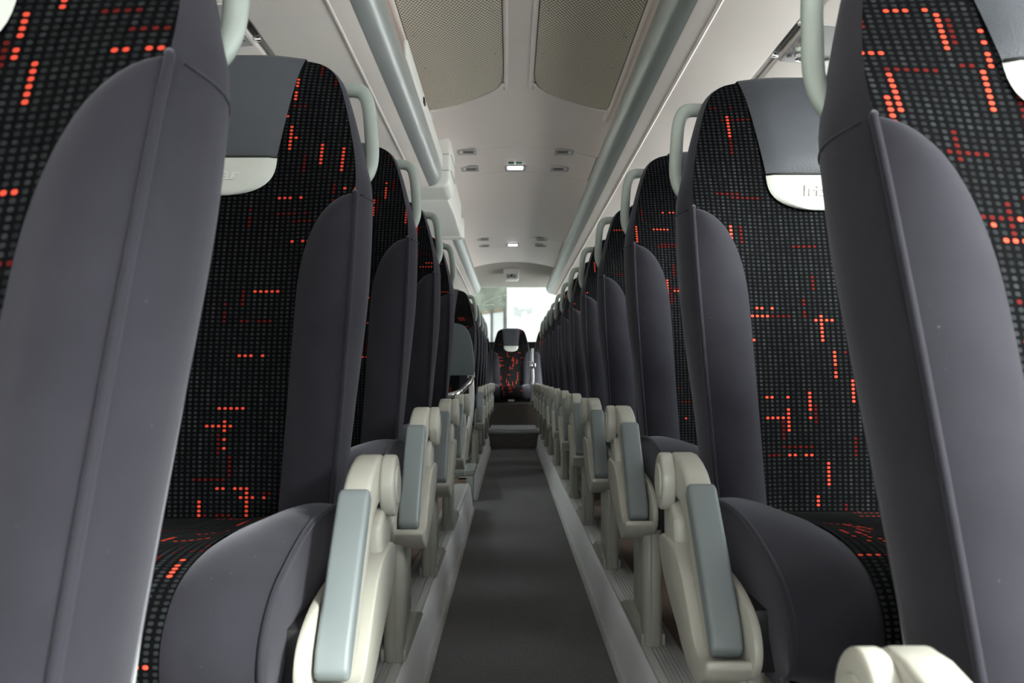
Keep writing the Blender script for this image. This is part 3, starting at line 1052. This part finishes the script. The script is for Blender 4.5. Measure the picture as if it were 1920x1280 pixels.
# ---------------------------------------------------------------- back row
def rear_seat(x, label):
    root = tag(link('rear_seat', None, loc=(x, 10.15, .42)), label, 'coach seat', 'seats of the back row')
    add_backrest(root, 0, -.335, .88)
    add_cushion(root, 0, -.225, .92)
    link('seat_base', box('seat_base', -.225, .225, -.04, .45, -.002, .052, M['black'], .006), root)
    if abs(x) < .1:
        link('base_tag', box('base_tag', -.035, .01, -.046, -.039, .022, .044, M['badge'], .001), root)
        link('base_tag', box('base_tag', .014, .035, -.046, -.039, .022, .044, M['badge'], .001), root)
    return root
for k, (x, lab) in enumerate(((-.96, 'back row seat at the left wall'), (-.475, 'back row seat just left of the aisle end'), (.008, 'single seat at the end of the aisle in the back row'), (.53, 'back row seat just right of the aisle end'), (1.02, 'back row seat at the right wall'))):
    rear_seat(x, lab)
belt = tag(link('seat_belt', None, loc=(.268, 10.16, CZ)), 'silver seat belt hanging right of the aisle-end back seat', 'seat belt')
pts = catmull([(0, .25, .34), (-.004, .18, .22), (0, .12, .12), (.006, .10, .0), (0, .10, -.10)], 5)
rows = [[(p[0] - .017, p[1], p[2]), (p[0], p[1] - .006, p[2]), (p[0] + .017, p[1], p[2]), (p[0], p[1] + .004, p[2])] for p in pts]
m = MB(); m.grid(rows, closed=True); m.fan(rows[0]); m.fan(rows[-1])
link('belt_webbing', m.make('belt_webbing', M['strap'], smooth=False), belt)
link('belt_buckle', box('belt_buckle', -.036, .036, .085, .115, .10, .155, M['chrome'], .008, 3), belt)
link('belt_tongue', box('belt_tongue', -.05, .02, .09, .105, .160, .175, M['chrome'], .003), belt)

# ---------------------------------------------------------------- partition and frame at the side door
pt = tag(link('partition', None, loc=(0, 5.30, 0)), 'blue-grey partition panel with chrome rail before the side door', 'partition')
poly = [(-1.28, CZ + .0), (-.228, CZ + .005), (-.222, CZ + .03)] + [tuple(p) for p in catmull([(-.222, CZ + .06), (-.228, CZ + .14), (-.242, CZ + .22), (-.265, CZ + .285), (-.30, CZ + .318), (-.36, CZ + .33)], 4)] + [(-1.28, CZ + .33)]
link('panel', prism('panel', poly, -.015, .015, 'y', M['partition'], .006, 3), pt)
link('post', tube('post', [tuple(p) for p in catmull([(-.247, .03, CZ + .02), (-.242, .03, CZ - .06), (-.242, .03, CZ - .16), (-.252, .02, CZ - .28), (-.27, .01, CZ - .40), (-.28, .0, CZ - .52)], 6)], .017, M['alu'], 14), pt)
link('hand_rail', tube('hand_rail', [tuple(p) for p in catmull([(-.245, .0, CZ - .015), (-.25, -.06, CZ - .035), (-.275, -.14, CZ - .065), (-.31, -.30, CZ - .10), (-.42, -.36, CZ - .13)], 6)], .018, M['chrome'], 14), pt)
link('post_clamp', tube('post_clamp', [(-.247, .028, CZ + .035), (-.2445, .028, CZ - .012)], .024, M['alu'], 14), pt)
sf = tag(link('step_frame', None, loc=(0, 5.05, 0)), 'grey metal end frame of the platform at the side door', 'metal frame')
link('frame_top', box('frame_top', -.275, -.212, .0, .40, .148, .186, M['frame'], .010, 3), sf)
link('frame_post', box('frame_post', -.262, -.217, .0, .05, -.02, .150, M['frame'], .004), sf)
link('frame_bar', box('frame_bar', -.95, -.272, .004, .055, .150, .184, M['frame'], .004), sf)
link('frame_foot', box('frame_foot', -.266, -.211, -.004, .055, .001, .012, M['shell'], .003), sf)

# ================================================================ outside the rear window
struct('ground', box('ground', -40, 40, -30, 60, -1.35, -1.25, M['concrete']), 'asphalt yard outside')  # light concrete out of view, kept pale to bounce daylight up to the ceiling
hd = tag(link('hoarding', None, loc=(0, 16.0, 0)), 'large white board with pale butterflies outside the rear window', 'board')
link('board', box('board', -.07, 3.4, 0, .08, -1.25, 3.6, M['board'], .01), hd)
def P16(px, py, Y=15.99):
    return (px - 957) / 1600 * Y, CZ + (705 - py) / 1600 * Y
def butterfly(cx, cy, s, tilt):
    out = []
    for sg in (-1, 1):
        for (dx, dy, rx, ry) in ((7, -6, 7, 5), (5, 5, 5, 5)):
            out.append((sg * dx, dy, rx, ry, sg))
    bm = bmesh.new()
    for dx, dy, rx, ry, sg in out:
        ring = []
        for k in range(18):
            a = 2 * math.pi * k / 18
            ex, ey = rx * math.cos(a) * (1 + .2 * math.cos(2 * a)), ry * math.sin(a)
            ca, sa = math.cos(sg * -.6 * (1 if dy < 0 else -1)), math.sin(sg * -.6 * (1 if dy < 0 else -1))
            qx, qy = dx + ex * ca - ey * sa, dy + ex * sa + ey * ca
            rx_, ry_ = qx * math.cos(tilt) - qy * math.sin(tilt), qx * math.sin(tilt) + qy * math.cos(tilt)
            ring.append(P16(cx + s * rx_, cy + s * ry_))
        bm_prism(bm, ring, -.004, .0, 'y')
    return finish_bm(bm, 'butterfly', M['boardgrey'])
link('butterfly', butterfly(972, 585, .75, .25), hd)
link('butterfly', butterfly(993, 583, .5, -.3), hd)
fn = tag(link('fence', None, loc=(0, 17, 0)), 'white panelled fence with dark posts outside the rear window', 'fence')
def P17(px, py):
    return (px - 957) / 1600 * 17, CZ + (705 - py) / 1600 * 17
xs = [840, 872, 897, 922, 946]
for a, b in zip(xs[:-1], xs[1:]):
    xa, xb = P17(a, 0)[0], P17(b, 0)[0]
    za, zb = P17(0, 590 - (a - 897) * .14)[1], P17(0, 590 - (b - 897) * .14)[1]
    link('fence_panel', prism('fence_panel', [(xa, -1.25), (xb, -1.25), (xb, zb), (xa, za)], .02, .06, 'y', M['fence_white']), fn)
    link('fence_rail', prism('fence_rail', [(xa, za), (xb, zb), (xb, zb + .06), (xa, za + .06)], .0, .10, 'y', M['wood_rail']), fn)
for a in xs[1:]:
    xa = P17(a, 0)[0]
    link('fence_post', box('fence_post', xa - .022, xa + .022, -.03, .03, -1.25, P17(0, 588 - (a - 897) * .14)[1] + .06, M['post'], .004), fn)
rng = random.Random(4)
rows = []
for j in range(26):
    r = []
    for k in range(60):
        x = -9 + 11 * k / 59; z = -1.25 + 5.2 * j / 25
        d = noise.noise((x * 1.7, z * 1.7, 3.1)) * .5 + noise.noise((x * 5, z * 5, 8.1)) * .22
        r.append((x, 21 + d - .25 * math.sin(z * .8), z))
    rows.append(r)
back = [[(x, y + 1.4, z) for x, y, z in r] for r in rows]
m = MB(); m.grid(rows); m.grid(back); m.grid([rows[-1], back[-1]]); m.grid([[r[0] for r in rows], [r[0] for r in back]]); m.grid([[r[-1] for r in rows], [r[-1] for r in back]])
hg = tag(link('hedge', m.make('hedge', M['foliage'])), 'tall grey-green hedge behind the white fence outside', 'hedge', kind='thing')

# second hedge, out of view, added to dim daylight from the coach's left
rows = []
for j in range(22):
    r = []
    for k in range(90):
        y = -8 + 27 * k / 89; z = -1.25 + 5.6 * j / 21
        d = noise.noise((y * 1.7, z * 1.7, 13.1)) * .5 + noise.noise((y * 5, z * 5, 18.1)) * .22
        r.append((-5.2 + d, y, z))
    rows.append(r)
back = [[(x - 1.4, y, z) for x, y, z in r] for r in rows]
m = MB(); m.grid(rows); m.grid(back); m.grid([rows[-1], back[-1]]); m.grid([[r[0] for r in rows], [r[0] for r in back]]); m.grid([[r[-1] for r in rows], [r[-1] for r in back]])
tag(link('hedge', m.make('hedge', M['foliage'])), 'added unseen hedge along the left side of the coach, dimming its windows', 'hedge', kind='thing')
